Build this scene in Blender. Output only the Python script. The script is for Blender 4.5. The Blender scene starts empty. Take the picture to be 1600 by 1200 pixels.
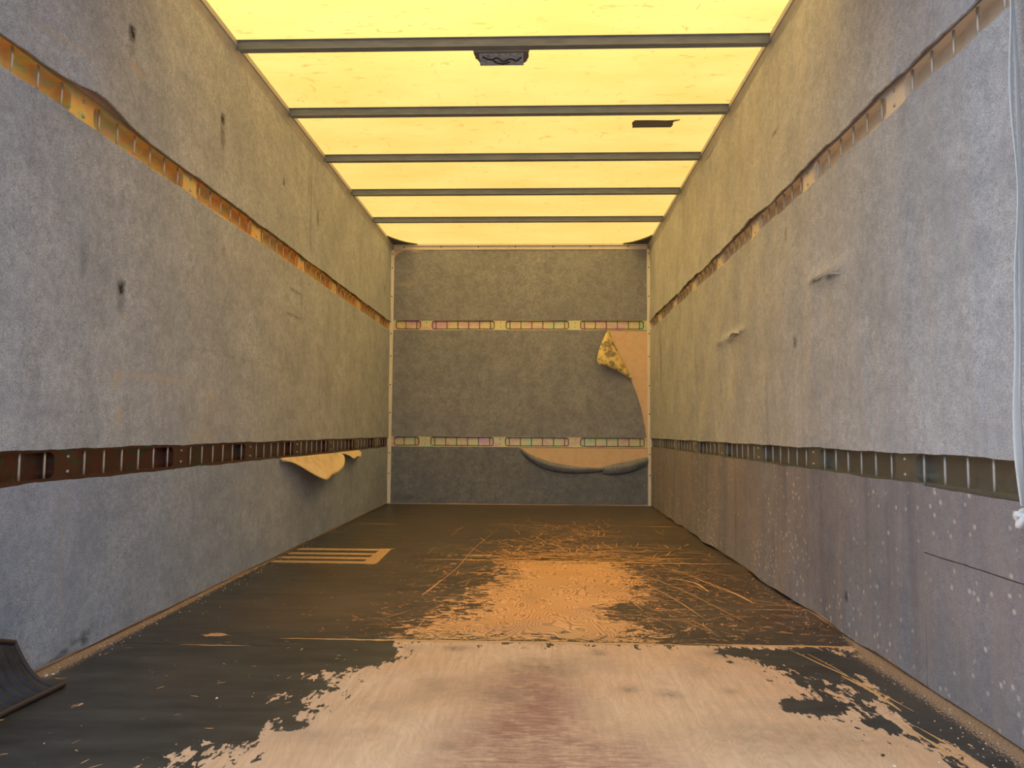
import bpy, bmesh, math, random
import numpy as np
from mathutils import Vector, Matrix

random.seed(7)
rng = np.random.default_rng(11)
S = bpy.context.scene
COL = S.collection

# ------------------------------------------------------------------ camera
cam_d = bpy.data.cameras.new('camera')
cam = bpy.data.objects.new('camera', cam_d)
COL.objects.link(cam)
CX, CD, CZ, PITCH, YAW, ROLL, FPX = .1729, 6.7815, .6748, .0644, .0352, .0059, 1145.1
fw = Vector((-math.sin(YAW)*math.cos(PITCH), math.cos(YAW)*math.cos(PITCH), math.sin(PITCH)))
r0 = Vector((math.cos(YAW), math.sin(YAW), 0)); u0 = r0.cross(fw)
rt = r0*math.cos(ROLL) + u0*math.sin(ROLL); up = rt.cross(fw)
M = Matrix((rt, up, -fw)).transposed().to_4x4()
M.translation = (CX, -CD, CZ)
cam.matrix_world = M
cam_d.sensor_fit = 'HORIZONTAL'; cam_d.sensor_width = 36; cam_d.lens = FPX/1600*36
cam_d.clip_start = .05
S.camera = cam

# ------------------------------------------------------------------ world, sun, exposure
w = bpy.data.worlds.new('sky'); S.world = w; w.use_nodes = True
nt = w.node_tree; nt.nodes.clear()
out = nt.nodes.new('ShaderNodeOutputWorld'); bg = nt.nodes.new('ShaderNodeBackground')
tc = nt.nodes.new('ShaderNodeTexCoord'); sep = nt.nodes.new('ShaderNodeSeparateXYZ')
rp = nt.nodes.new('ShaderNodeValToRGB')
nt.links.new(tc.outputs['Generated'], sep.inputs[0]); nt.links.new(sep.outputs['Z'], rp.inputs[0])
ce = rp.color_ramp.elements            # hazy town skyline low down, bright sky above it
ce[0].position = 0.02; ce[0].color = (.36, .42, .50, 1)
ce[1].position = .9; ce[1].color = (.48, .74, 1.0, 1)
e_ = ce.new(.16); e_.color = (.42, .50, .60, 1)
e_ = ce.new(.34); e_.color = (.98, 1.12, 1.22, 1)
nt.links.new(rp.outputs[0], bg.inputs[0])
azm = nt.nodes.new('ShaderNodeMath'); azm.operation = 'MULTIPLY_ADD'      # brighter side of the sky
nt.links.new(sep.outputs['X'], azm.inputs[0]); azm.inputs[1].default_value = -.75; azm.inputs[2].default_value = 1.45
nt.links.new(azm.outputs[0], bg.inputs[1])
nt.links.new(bg.outputs[0], out.inputs[0])
sun_d = bpy.data.lights.new('sun', 'SUN'); sun_d.energy = 7.1; sun_d.angle = .009; sun_d.color = (1, .80, .76)
sun = bpy.data.objects.new('sun', sun_d); COL.objects.link(sun)
sun.location = (-2, 4, 8)
sun.rotation_euler = Vector((.12, .05, -1.0)).to_track_quat('-Z', 'Y').to_euler()
vs = S.view_settings
S.display_settings.display_device = 'sRGB'
vs.view_transform = 'Standard'; vs.look = 'None'; vs.gamma = 1; vs.use_curve_mapping = False
vs.exposure = 0.07

# ------------------------------------------------------------------ node helpers
class NT:
    def __init__(s, name):
        s.m = bpy.data.materials.new(name); s.m.use_nodes = True
        s.t = s.m.node_tree; s.t.nodes.clear()
        s.out = s.t.nodes.new('ShaderNodeOutputMaterial')
        s.geo = s.t.nodes.new('ShaderNodeNewGeometry')
        s.pos = s.geo.outputs['Position']
    def n(s, typ, **k):
        nd = s.t.nodes.new(typ)
        for a, b in k.items(): setattr(nd, a, b)
        return nd
    def l(s, a, b): s.t.links.new(a, b)
    def setin(s, sock, v):
        if isinstance(v, bpy.types.NodeSocket): s.l(v, sock)
        else: sock.default_value = v
    def math(s, op, a, b=0.0, c=0.0, clamp=False):
        nd = s.n('ShaderNodeMath', operation=op); nd.use_clamp = clamp
        s.setin(nd.inputs[0], a); s.setin(nd.inputs[1], b)
        if op in ('MULTIPLY_ADD', 'SMOOTH_MIN', 'COMPARE'): s.setin(nd.inputs[2], c)
        return nd.outputs[0]
    def scale(s, v, xyz):
        nd = s.n('ShaderNodeVectorMath', operation='MULTIPLY'); s.l(v, nd.inputs[0]); nd.inputs[1].default_value = xyz
        return nd.outputs[0]
    def noise(s, v, sc, det=3, rough=.5, dist=0.0, fac=True):
        nd = s.n('ShaderNodeTexNoise'); s.l(v, nd.inputs['Vector'])
        nd.inputs['Scale'].default_value = sc; nd.inputs['Detail'].default_value = det
        nd.inputs['Roughness'].default_value = rough; nd.inputs['Distortion'].default_value = dist
        return nd.outputs[0]
    def rng(s, v, a, b, c=0.0, d=1.0, smooth=False):
        nd = s.n('ShaderNodeMapRange'); nd.clamp = True
        if smooth: nd.interpolation_type = 'SMOOTHSTEP'
        s.setin(nd.inputs[0], v)
        for i, x in zip((1, 2, 3, 4), (a, b, c, d)): s.setin(nd.inputs[i], x)
        return nd.outputs[0]
    def mix(s, f, a, b, mode='MIX'):
        nd = s.n('ShaderNodeMix', data_type='RGBA', blend_type=mode)
        s.setin(nd.inputs[0], f); s.setin(nd.inputs[6], a); s.setin(nd.inputs[7], b)
        return nd.outputs[2]
    def ramp(s, v, stops):
        nd = s.n('ShaderNodeValToRGB'); s.l(v, nd.inputs[0])
        e = nd.color_ramp.elements
        while len(e) < len(stops): e.new(.5)
        for i, (p, c) in enumerate(stops): e[i].position = p; e[i].color = (*c, 1)
        return nd.outputs[0]
    def attr(s, name):
        nd = s.n('ShaderNodeAttribute', attribute_name=name); return nd.outputs['Fac']
    def xyz(s):
        nd = s.n('ShaderNodeSeparateXYZ'); s.l(s.pos, nd.inputs[0]); return nd.outputs
    def bsdf(s, col, rough=.6, metal=0.0, spec=.5, bump=None, bs=.3, bd=.002):
        b = s.n('ShaderNodeBsdfPrincipled')
        s.setin(b.inputs['Base Color'], col if isinstance(col, bpy.types.NodeSocket) else (*col, 1))
        s.setin(b.inputs['Roughness'], rough); s.setin(b.inputs['Metallic'], metal)
        b.inputs['Specular IOR Level'].default_value = spec
        if bump is not None:
            bp = s.n('ShaderNodeBump'); bp.inputs['Strength'].default_value = bs; bp.inputs['Distance'].default_value = bd
            s.l(bump, bp.inputs['Height']); s.l(bp.outputs[0], b.inputs['Normal'])
        s.l(b.outputs[0], s.out.inputs[0])
        return b

def C4(r, g, b): return (r, g, b, 1)

# ------------------------------------------------------------------ materials
def felt_mat(name, ca, cb, streak=0.0, dots=False):
    k = NT(name)
    fine = k.noise(k.pos, 230, 2, .7)
    med = k.noise(k.pos, 45, 3, .6)
    big = k.noise(k.pos, 3.2, 4, .6)
    mot = k.noise(k.pos, 13, 5, .68)
    f = k.math('ADD', k.math('MULTIPLY', k.rng(fine, .36, .64), .66), k.math('MULTIPLY', k.rng(med, .32, .68), .34))
    col = k.mix(f, C4(*ca), C4(*cb))
    col = k.mix(k.rng(big, .35, .68, 0, .34), col, C4(ca[0]*.74, ca[1]*.78, ca[2]*.88))
    col = k.mix(k.rng(mot, .44, .66, 0, .34), col, C4(ca[0]*.78, ca[1]*.82, ca[2]*.90))
    if streak:
        v = k.noise(k.scale(k.pos, (1, 6.0, .5)), 1.5, 4, .6)
        col = k.mix(k.rng(v, .36, .66, 0, streak), col, C4(cb[0]*.98, cb[1]*.80, cb[2]*.62))
        v2 = k.noise(k.scale(k.pos, (1, 4.0, .45)), 2.3, 3, .6)
        col = k.mix(k.rng(v2, .5, .72, 0, streak*.9), col, C4(ca[0]*.62, ca[1]*.66, ca[2]*.80))
    if dots:
        vo = k.n('ShaderNodeTexVoronoi'); k.l(k.pos, vo.inputs['Vector']); vo.inputs['Scale'].default_value = 34
        d = k.rng(vo.outputs['Distance'], .13, .30, 1, 0)
        sel = k.n('ShaderNodeSeparateColor'); k.l(vo.outputs['Color'], sel.inputs[0])
        dn = k.rng(k.noise(k.pos, 2.6, 2, .5), .30, .55, .25, 1)
        d = k.math('MULTIPLY', k.math('MULTIPLY', d, k.rng(sel.outputs[0], .30, .45)), dn)
        col = k.mix(k.math('MULTIPLY', d, .62), col, C4(.85, .78, .74))
    mk = k.attr('mark')
    jit = k.math('MULTIPLY', mk, k.rng(k.noise(k.pos, 60, 3, .7), .25, .6, .35, 1.15))
    col = k.mix(k.rng(jit, 0, 1), col, C4(.045, .043, .045))
    col = k.mix(k.rng(jit, 0, -1), col, C4(.66, .56, .45))
    h = k.math('ADD', k.math('MULTIPLY', fine, .6), med)
    k.bsdf(col, .95, 0, .15, h, .55, .0035)
    return k.m

M_FELT = felt_mat('grey_felt', (.33, .36, .42), (.79, .85, .96))
M_FELT_R = felt_mat('grey_felt_streaked', (.35, .375, .43), (.83, .88, .97), .16)
M_FELT_RL = felt_mat('needle_felt_dotted', (.21, .215, .255), (.43, .43, .49), .50, True)
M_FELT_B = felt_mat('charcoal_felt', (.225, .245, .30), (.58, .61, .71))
M_FELT_B_SHADED = felt_mat('charcoal_felt_shaded', (.15, .17, .22), (.42, .46, .56))  # end-wall felt with the shade at the wall's foot put into its colour
M_FELT_LO = felt_mat('blue_grey_felt', (.28, .325, .42), (.64, .72, .89))

def mat_backing(name, a, b, c, amt):
    k = NT(name)
    n1 = k.noise(k.pos, 40, 5, .7); n2 = k.noise(k.pos, 14, 5, .65)
    col = k.mix(k.rng(n1, .3, .7), C4(*a), C4(*b))
    col = k.mix(k.rng(n2, .5, .56, 0, amt), col, C4(*c))
    k.bsdf(col, .85, 0, .25, n1, .5, .003); return k.m
M_BACK_TAN = mat_backing('tan_felt_backing', (.90, .68, .40), (.95, .78, .52), (.70, .46, .24), .35)
M_BACK_YEL = mat_backing('yellow_felt_backing', (.95, .75, .30), (.95, .82, .42), (.36, .30, .21), .95)
M_PLY = mat_backing('bare_plywood', (.97, .70, .49), (.97, .76, .56), (.90, .55, .34), .35)

def mat_zinc(name, stops, rough, metal, dust, dustcol):
    k = NT(name)
    v = k.noise(k.scale(k.pos, (2.6, 2.6, 5)), 2.3, 3, .55, 1.2)
    v2 = k.noise(k.scale(k.pos, (12, 12, 30)), 2.0, 4, .6)
    f = k.math('ADD', k.math('MULTIPLY', v, .75), k.math('MULTIPLY', v2, .25))
    col = k.ramp(k.rng(f, .32, .68), stops)
    g = k.noise(k.pos, 55, 4, .7)
    col = k.mix(k.rng(g, .35, .75, 0, dust), col, C4(*dustcol))
    k.bsdf(col, rough, metal, .4, g, .08, .001); return k.m
M_Z_GOLD = mat_zinc('gold_passivated_zinc', [(0, (.58, .70, .36)), (.25, (.98, .74, .22)), (.5, (1.0, .56, .22)), (.72, (.70, .72, .34)), (1, (.95, .55, .42))], .42, .22, .15, (.60, .38, .20))
M_Z_RAIN = mat_zinc('rainbow_passivated_zinc', [(0, (.55, .95, .85)), (.22, (.80, .98, .60)), (.42, (1.0, .92, .55)), (.62, (.98, .78, .55)), (.80, (1.0, .60, .85)), (1, (.80, .62, 1.0))], .42, .3, .10, (.7, .5, .35))
M_Z_GOLD_REFL = mat_zinc('gold_zinc_floor_reflection', [(0, (.15, .21, .15)), (.3, (.20, .12, .10)), (.55, (.24, .12, .10)), (.75, (.12, .18, .14)), (1, (.24, .15, .12))], .32, .85, .25, (.16, .10, .07))  # low rail: the dark floor's reflection is put into the colour
M_Z_DULL_REFL = mat_zinc('dusty_zinc_floor_reflection', [(0, (.25, .27, .22)), (.5, (.34, .32, .27)), (1, (.26, .28, .26))], .4, .7, .3, (.30, .26, .22))  # dusty zinc toned down, the floor's reflection painted into its colour
M_Z_DULL = mat_zinc('dusty_zinc', [(0, (.78, .74, .62)), (.5, (.95, .80, .64)), (1, (.74, .75, .68))], .5, .05, .3, (.85, .72, .58))
k = NT('rung_steel'); k.bsdf((.72, .60, .50), .4, .6); M_RUNG = k.m
k = NT('rung_steel_dull'); k.bsdf((.62, .58, .54), .45, .5); M_RUNG_D = k.m
k = NT('rung_brown'); k.bsdf((.20, .13, .08), .5, .3); M_RUNG_B = k.m
k = NT('screw_dark'); k.bsdf((.07, .065, .06), .5, .3); M_SCREW = k.m
k = NT('rivet_steel'); k.bsdf((.55, .55, .52), .35, .8); M_RIVET = k.m
k = NT('aluminium')
g = k.noise(k.pos, 14, 4, .6)
k.bsdf(k.mix(k.rng(g, .3, .7), C4(.42, .43, .46), C4(.54, .55, .58)), .5, .15); M_ALU = k.m
k = NT('white_aluminium')
g = k.noise(k.scale(k.pos, (1, 1, .3)), 30, 4, .6)
k.bsdf(k.mix(k.rng(g, .3, .75), C4(.97, .95, .95), C4(.86, .83, .82)), .45, 0); M_WALU = k.m
k = NT('galvanised_bar')
g = k.noise(k.scale(k.pos, (.5, 3, 3)), 18, 4, .6)
k.bsdf(k.mix(k.rng(g, .3, .7), C4(.19, .24, .32), C4(.29, .34, .42)), .5, .1); M_BAR = k.m
k = NT('dark_gusset'); k.bsdf((.09, .085, .075), .6); M_GUS = k.m
k = NT('grey_tape')
g = k.noise(k.pos, 60, 3, .6)
k.bsdf(k.mix(g, C4(.15, .14, .15), C4(.24, .22, .23)), .6); M_TAPE = k.m
k = NT('lamp_plastic')
g = k.noise(k.pos, 120, 4, .7)
k.bsdf(k.mix(k.rng(g, .3, .7), C4(.10, .10, .11), C4(.26, .26, .28)), .5); M_LAMPD = k.m
k = NT('lamp_reflector')
g = k.noise(k.scale(k.pos, (60, 90, 90)), 1, 4, .7)
k.bsdf(k.mix(k.rng(g, .35, .65), C4(.26, .33, .50), C4(.70, .82, 1.0)), .5, .1); M_LAMPR = k.m
k = NT('black_cover')
g = k.noise(k.pos, 30, 4, .6)
k.bsdf(k.mix(k.rng(g, .3, .7), C4(.022, .024, .034), C4(.055, .055, .07)), .55, 0, .4, g, .3, .004); M_COVER = k.m
k = NT('cover_hem'); k.bsdf((.06, .042, .042), .55); M_HEM = k.m
k = NT('white_webbing')
wv = k.n('ShaderNodeTexWave'); k.l(k.scale(k.pos, (1, 1, 1)), wv.inputs['Vector']); wv.inputs['Scale'].default_value = 260; wv.bands_direction = 'X'
g = k.noise(k.pos, 90, 3, .6)
k.bsdf(k.mix(g, C4(.86, .86, .87), C4(.97, .97, .97)), .85, 0, .2, wv.outputs[0], .4, .001); M_STRAP = k.m
k = NT('tan_tape')
g = k.noise(k.scale(k.pos, (6, 60, 1)), 1, 4, .6); g2 = k.noise(k.pos, 70, 4, .7)
k.bsdf(k.mix(k.rng(g2, .45, .75, 0, .6), k.mix(g, C4(.52, .33, .15), C4(.66, .45, .22)), C4(.10, .07, .045)), .6); M_TANTAPE = k.m
k = NT('scratch_wood'); g = k.noise(k.pos, 30, 3, .6)
k.bsdf(k.mix(g, C4(.66, .35, .13), C4(.90, .56, .27)), .65); M_SCR = k.m
k = NT('board_gap'); k.bsdf((.02, .015, .012), .9); M_GAP = k.m
k = NT('crumbs'); k.bsdf((.85, .72, .58), .8); M_CRUMB = k.m
k = NT('wire_black'); k.bsdf((.02, .02, .022), .5); M_WIRE = k.m
k = NT('outer_panel'); k.bsdf((.75, .75, .75), .5); M_OUT = k.m
k = NT('asphalt'); g = k.noise(k.pos, 8, 5, .7)
k.bsdf(k.mix(g, C4(.07, .07, .075), C4(.12, .12, .125)), .9); M_ASPH = k.m

# translucent fibreglass roof: part diffuse, part forward-scattering
ROOF_FWD = .55
k = NT('yellow_fibreglass')
c1 = k.noise(k.scale(k.pos, (1.3, 3.0, 1)), 1.3, 4, .55)
col = k.mix(k.rng(c1, .34, .66), C4(.93, .545, .128), C4(.97, .61, .165))
c2 = k.noise(k.scale(k.pos, (1.4, 14, 1)), 3, 4, .65)
col = k.mix(k.rng(c2, .56, .78, 0, .35), col, C4(.90, .49, .09))
c3 = k.noise(k.scale(k.pos, (10, 34, 1)), 1.0, 3, .6, .8)
col = k.mix(k.rng(c3, .63, .69, 0, .5), col, C4(.62, .24, .04))
c4 = k.noise(k.scale(k.pos, (30, 9, 1)), 1.0, 3, .6, 1.2)
col = k.mix(k.rng(c4, .66, .72, 0, .5), col, C4(.60, .24, .05))
tr = k.n('ShaderNodeBsdfTranslucent'); rf = k.n('ShaderNodeBsdfRefraction'); df = k.n('ShaderNodeBsdfDiffuse')
mx = k.n('ShaderNodeMixShader'); mx2 = k.n('ShaderNodeMixShader')
k.l(col, tr.inputs[0]); k.l(col, rf.inputs['Color']); rf.inputs['Roughness'].default_value = .36; rf.inputs['IOR'].default_value = 1.12
df.inputs[0].default_value = (.80, .60, .30, 1); mx2.inputs[0].default_value = ROOF_FWD; mx.inputs[0].default_value = .12
k.l(tr.outputs[0], mx2.inputs[1]); k.l(rf.outputs[0], mx2.inputs[2])
k.l(mx2.outputs[0], mx.inputs[1]); k.l(df.outputs[0], mx.inputs[2]); k.l(mx.outputs[0], k.out.inputs[0])
M_ROOF = k.m

# worn painted floor: attribute wear (potential), dust, red
k = NT('worn_floor')
X, Y, Z = k.xyz()
wear = k.attr('wear'); dust = k.attr('dust'); red = k.attr('red'); smud = k.attr('smudge')
near = k.math('LESS_THAN', Y, -4.37)
nA = k.math('ADD', k.math('MULTIPLY', k.noise(k.scale(k.pos, (22, 10, 1)), 1, 4, .6, .5), .5), k.math('MULTIPLY', k.noise(k.scale(k.pos, (60, 26, 1)), 1, 7, .66, .6), .5))
nB = k.noise(k.scale(k.pos, (13, 20, 1)), 1, 9, .78, 1.6)
nf = k.math('ADD', k.math('MULTIPLY', k.math('SUBTRACT', 1.0, near), nB), k.math('MULTIPLY', near, k.math('MULTIPLY_ADD', nA, 1.45, -.225)))
pot = k.math('ADD', wear, k.math('MULTIPLY', k.math('SUBTRACT', nf, .5), 2.3))
worn = k.rng(pot, .485, .515, 0, 1)
# fine speck wear on the paint
sp = k.noise(k.scale(k.pos, (40, 60, 1)), 1, 3, .6)
worn2 = k.math('MAXIMUM', worn, k.math('MULTIPLY', k.rng(sp, .735, .76), .8))
# wood
gr = k.noise(k.scale(k.pos, (2.2, 1.15, 1)), 1.6, 3, .5, .5)
rings = k.math('SINE', k.math('MULTIPLY', gr, 300))
grain = k.rng(rings, .1, 1, 0, 1)
fib = k.noise(k.scale(k.pos, (60, 7, 1)), 1, 4, .65)
tone = k.noise(k.pos, 3.0, 4, .6)
woodA = k.mix(k.rng(tone, .35, .65), C4(.88, .54, .325), C4(.93, .63, .41))
woodA = k.mix(k.rng(fib, .35, .72, 0, .55), woodA, C4(.62, .35, .18))
woodA = k.mix(k.math('MULTIPLY', grain, .10), woodA, C4(.30, .16, .08))
woodB = k.mix(k.rng(tone, .35, .65), C4(.78, .43, .185), C4(.86, .52, .245))
woodB = k.mix(k.math('MULTIPLY', grain, .66), woodB, C4(.22, .10, .035))
wood = k.mix(near, woodB, woodA)
rn = k.noise(k.scale(k.pos, (22, 90, 1)), 1, 5, .7)
wood = k.mix(k.math('MULTIPLY', red, k.rng(k.math('ADD', k.math('MULTIPLY', rn, .5), k.math('MULTIPLY', tone, .5)), .38, .56, .1, 1.0)), wood, C4(.36, .15, .11))
wood = k.mix(k.math('MULTIPLY', smud, k.rng(k.noise(k.pos, 26, 4, .7), .3, .65, .2, 1)), wood, C4(.20, .13, .095))
dk = k.noise(k.scale(k.pos, (2.2, 3.2, 1)), 1, 5, .6)
wood = k.mix(k.rng(dk, .52, .75, 0, .6), wood, C4(.46, .28, .20))
# paint
pn = k.noise(k.scale(k.pos, (4, 14, 1)), 1, 5, .65)
paint = k.mix(k.rng(pn, .35, .68), C4(.032, .029, .026), C4(.074, .068, .060))
pn2 = k.noise(k.pos, 2.2, 4, .6)
paint = k.mix(k.rng(pn2, .5, .7, 0, .6), paint, C4(.10, .088, .07))
fr = k.rng(pot, .28, .49, 0, .8)
paint = k.mix(k.math('MULTIPLY', fr, k.math('SUBTRACT', 1.0, near)), paint, C4(.105, .044, .026))
col = k.mix(worn2, paint, wood)
dn = k.noise(k.pos, 130, 3, .7)
dm = k.rng(k.math('ADD', dust, k.math('MULTIPLY', k.math('SUBTRACT', dn, .5), 1.8)), .44, .56)
col = k.mix(dm, col, k.mix(k.rng(k.noise(k.pos, 260, 2, .6), .35, .65), C4(.22, .14, .09), C4(.62, .42, .27)))
rough = k.rng(k.math('MAXIMUM', worn2, dm), 0, 1, .40, .58)
hb = k.math('SUBTRACT', k.math('MULTIPLY', fib, .25), k.math('MULTIPLY', worn, .6))
k.bsdf(col, rough, 0, .45, hb, .25, .0015)
M_FLOOR = k.m

# ------------------------------------------------------------------ object helpers
def mesh_obj(name, V, F, mat, parent=None, smooth=False, attrs=None, center=True, loc=None):
    V = np.asarray(V, float)
    c = np.zeros(3)
    if loc is not None: c = np.array(loc, float)
    elif center and parent is None: c = (V.min(0)+V.max(0))/2
    me = bpy.data.meshes.new(name)
    me.from_pydata((V-c).tolist(), [], [tuple(int(i) for i in f) for f in F])
    me.materials.append(mat)
    if attrs:
        for an, av in attrs.items():
            a = me.attributes.new(an, 'FLOAT', 'POINT'); a.data.foreach_set('value', np.asarray(av, dtype=np.float32))
    bm = bmesh.new(); bm.from_mesh(me); bmesh.ops.recalc_face_normals(bm, faces=bm.faces); bm.to_mesh(me); bm.free()
    if smooth: me.polygons.foreach_set('use_smooth', [True]*len(me.polygons))
    o = bpy.data.objects.new(name, me); COL.objects.link(o)
    o.location = c
    if parent is not None: attach(o, parent)
    return o
def attach(o, parent):
    o.parent = parent
    o.location = Vector(o.location) - world_loc(parent)
def world_loc(o):
    v = Vector((0, 0, 0))
    while o is not None: v = v + Vector(o.location); o = o.parent
    return v
def empty(name, loc):
    o = bpy.data.objects.new(name, None); COL.objects.link(o); o.location = loc; o.empty_display_size = .1; return o
def tag(o, label, cat, group=None, kind=None):
    o['label'] = label; o['category'] = cat
    if group: o['group'] = group
    if kind: o['kind'] = kind
    return o
def struct(o): o['kind'] = 'structure'; return o
def box_vf(a, b):
    x0, y0, z0 = a; x1, y1, z1 = b
    V = [(x0,y0,z0),(x1,y0,z0),(x1,y1,z0),(x0,y1,z0),(x0,y0,z1),(x1,y0,z1),(x1,y1,z1),(x0,y1,z1)]
    F = [(0,3,2,1),(4,5,6,7),(0,1,5,4),(1,2,6,5),(2,3,7,6),(3,0,4,7)]
    return V, F
def join_vf(parts):
    V, F = [], []
    for v, f in parts:
        o = len(V); V += [tuple(p) for p in v]; F += [tuple(i+o for i in q) for q in f]
    return V, F
def tube_vf(path, rad, n=8):
    P = [Vector(p) for p in path]; V = []; F = []
    ref = Vector((.37, .21, .9)).normalized()
    for i, p in enumerate(P):
        t = (P[min(i+1, len(P)-1)] - P[max(i-1, 0)]).normalized()
        a = t.cross(ref).normalized(); b = t.cross(a)
        r = rad[i] if hasattr(rad, '__len__') else rad
        for j in range(n):
            q = 2*math.pi*j/n; V.append(tuple(p + a*r*math.cos(q) + b*r*math.sin(q)))
    for i in range(len(P)-1):
        for j in range(n):
            F.append((i*n+j, i*n+(j+1)%n, (i+1)*n+(j+1)%n, (i+1)*n+j))
    F.append(tuple(range(n-1, -1, -1))); F.append(tuple((len(P)-1)*n+j for j in range(n)))
    return V, F
def prism_vf(prof, axis, a, b):
    """profile polygon (2 coords) extruded along axis between a and b"""
    n = len(prof); V = []
    for e in (a, b):
        for p in prof:
            q = list(p); q.insert(axis, e); V.append(tuple(q))
    F = [tuple(range(n)), tuple(range(2*n-1, n-1, -1))]
    for i in range(n): F.append((i, (i+1) % n, n+(i+1) % n, n+i))
    return V, F

HW, LEN, HT = 1.22, 5.45, 2.43          # half width, body length, roof height
def wallmap(side):
    if side == 'L': return lambda s, t, n: (-HW+n, s, t)
    if side == 'R': return lambda s, t, n: (HW-n, s, t)
    return lambda s, t, n: (s, -n, t)

# ------------------------------------------------------------------ large structure
gx = np.linspace(-HW-.03, HW+.03, 208); gy = np.linspace(-LEN, 0.0, 456)
GX, GY = np.meshgrid(gx, gy)
def sdist(poly):
    P = np.array(poly, float); d = np.full(GX.shape, 1e9); inside = np.zeros(GX.shape, bool)
    for i in range(len(P)):
        a, b = P[i], P[(i+1) % len(P)]; e = b-a
        t = np.clip(((GX-a[0])*e[0]+(GY-a[1])*e[1])/(e@e), 0, 1)
        d = np.minimum(d, np.hypot(GX-a[0]-t*e[0], GY-a[1]-t*e[1]))
        c = ((a[1] > GY) != (b[1] > GY)) & (GX < (b[0]-a[0])*(GY-a[1])/(b[1]-a[1]+1e-12)+a[0])
        inside ^= c
    return np.where(inside, d, -d)
def blob(x, y, rx, ry, amp=1.0): return amp*np.exp(-((GX-x)/rx)**2-((GY-y)/ry)**2)
polyA = [(-.30,-4.33),(-.33,-4.60),(-.40,-4.75),(-.42,-4.90),(-.43,-5.10),(-.50,-5.20),(-.56,-5.5),
         (1.12,-5.5),(1.05,-5.22),(1.00,-5.06),(.97,-4.86),(.93,-4.72),(.84,-4.56),(.80,-4.45),(1.22,-4.40),(1.22,-4.36)]
polyB = [(.0,-2.90),(.58,-2.90),(.64,-3.25),(.60,-3.7),(.54,-4.0),(.52,-4.38),(-.26,-4.38),(-.20,-4.05),(-.10,-3.72),(.02,-3.36)]
A = np.clip(.5+sdist(polyA)/.16*.5, -.2, 1.25)
B = np.clip(.5+sdist(polyB)/.30*.5, -.2, 1.0)
Bf = np.clip(.40+sdist([(-.30,-2.85),(.95,-2.85),(1.1,-3.6),(1.12,-4.3),(-.38,-4.38),(-.25,-3.6)])/.5*.3, -.2, .40)*.75
Cc = np.clip(.20+sdist([(-.12,-2.88),(-.10,-2.35),(.05,-1.9),(.25,-1.5),(.5,-1.45),(.72,-1.8),(.80,-2.3),(.78,-2.88)])/.35*.3, -.2, .30)
near = GY < -4.37
Cc = Cc+np.where(near, 0, blob(.30, -2.82, .42, .30, .16))
wearf = np.where(near, A, np.maximum(np.maximum(B, Bf), Cc))
# strips of surviving paint inside the bare area next to the seam, as separate islands
for (x, y, rx, ry, am) in [(.80,-4.455,.07,.035,-1.05),(.90,-4.50,.05,.05,-.95),(1.00,-4.47,.04,.035,-.9),(1.0,-4.57,.035,.06,-.8),(.84,-4.905,.075,.055,-1.2),
        (.98,-5.0,.035,.03,-.8),(.90,-4.74,.04,.04,-.5),(-.50,-4.60,.05,.06,-.5),(-.42,-4.80,.05,.05,-.5),(-.44,-4.98,.06,.05,-.6),(-.50,-5.12,.05,.05,-.5),(-.38,-5.08,.025,.02,-.75),
        (-.40,-4.47,.13,.05,-.9),(-.31,-4.56,.05,.07,-.85),(1.02,-4.46,.05,.05,-.9)]:
    wearf = wearf + np.where(near, blob(x, y, rx, ry, am), 0)
wearf = wearf + np.where(near, 0, blob(.47,-3.95,.11,.14,-.30)+blob(-.05,-3.95,.12,.18,-.20))
# scattered bare spots on the left-hand paint
for (x, y, rx, ry, am) in [(-.885,-4.36,.05,.035,.75),(-.95,-4.98,.03,.02,.7),(-.75,-4.45,.02,.02,.6),(-.60,-4.55,.035,.02,.6),(-.62,-4.75,.02,.04,.55),(1.07,-4.72,.02,.14,.42),(1.02,-4.98,.02,.10,.5)]:
    wearf = wearf + blob(x, y, rx, ry, am)
dustf = np.zeros(GX.shape)
dl = GX+HW; dr = HW-GX
wl = np.interp(-GY, [0,1,2,2.6,3.6,4.3,4.75,5,5.5], [.010,.011,.012,.014,.03,.05,.06,.03,.0])
wr = np.interp(-GY, [0,1.5,3.4,4.2,4.36,4.5,4.7,5.0,5.5], [.006,.010,.012,.016,.04,.07,.06,.055,.06])
dustf = np.maximum(np.clip(1.15-dl/np.maximum(wl,1e-3)*.65, 0, 1), np.clip(1.15-dr/np.maximum(wr,1e-3)*.62, 0, 1))
redf = np.clip(.5+sdist([(.0,-4.78),(.10,-4.66),(.25,-4.68),(.28,-4.87),(.30,-5.05),(.40,-5.12),(.52,-5.45),(-.05,-5.5),(-.02,-5.15),(.03,-4.95)])/.09*.5, 0, 1)*.92
smf = sum(blob(*q) for q in [(-.073,-4.46,.04,.03,.8),(.361,-4.483,.03,.035,.8),(-.22,-4.47,.025,.03,.5),(.20,-4.62,.10,.09,.7),(-.017,-5.166,.035,.02,.6),
      (.42,-4.80,.03,.03,.7),(.52,-4.83,.035,.03,.7),(.68,-4.80,.02,.02,.6),(.63,-4.62,.05,.08,.35),(-.10,-4.80,.06,.07,.4),(.72,-4.47,.05,.05,.6),(.15,-3.76,.05,.10,.4),(.75,-5.1,.25,.1,.45),(.1,-4.85,.14,.07,.5)])
nx, ny = len(gx), len(gy)
V = np.stack([GX.ravel(), GY.ravel(), np.zeros(GX.size)], 1)
idx = np.arange(nx*ny).reshape(ny, nx)
Fq = np.stack([idx[:-1,:-1].ravel(), idx[:-1,1:].ravel(), idx[1:,1:].ravel(), idx[1:,:-1].ravel()], 1)
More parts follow.
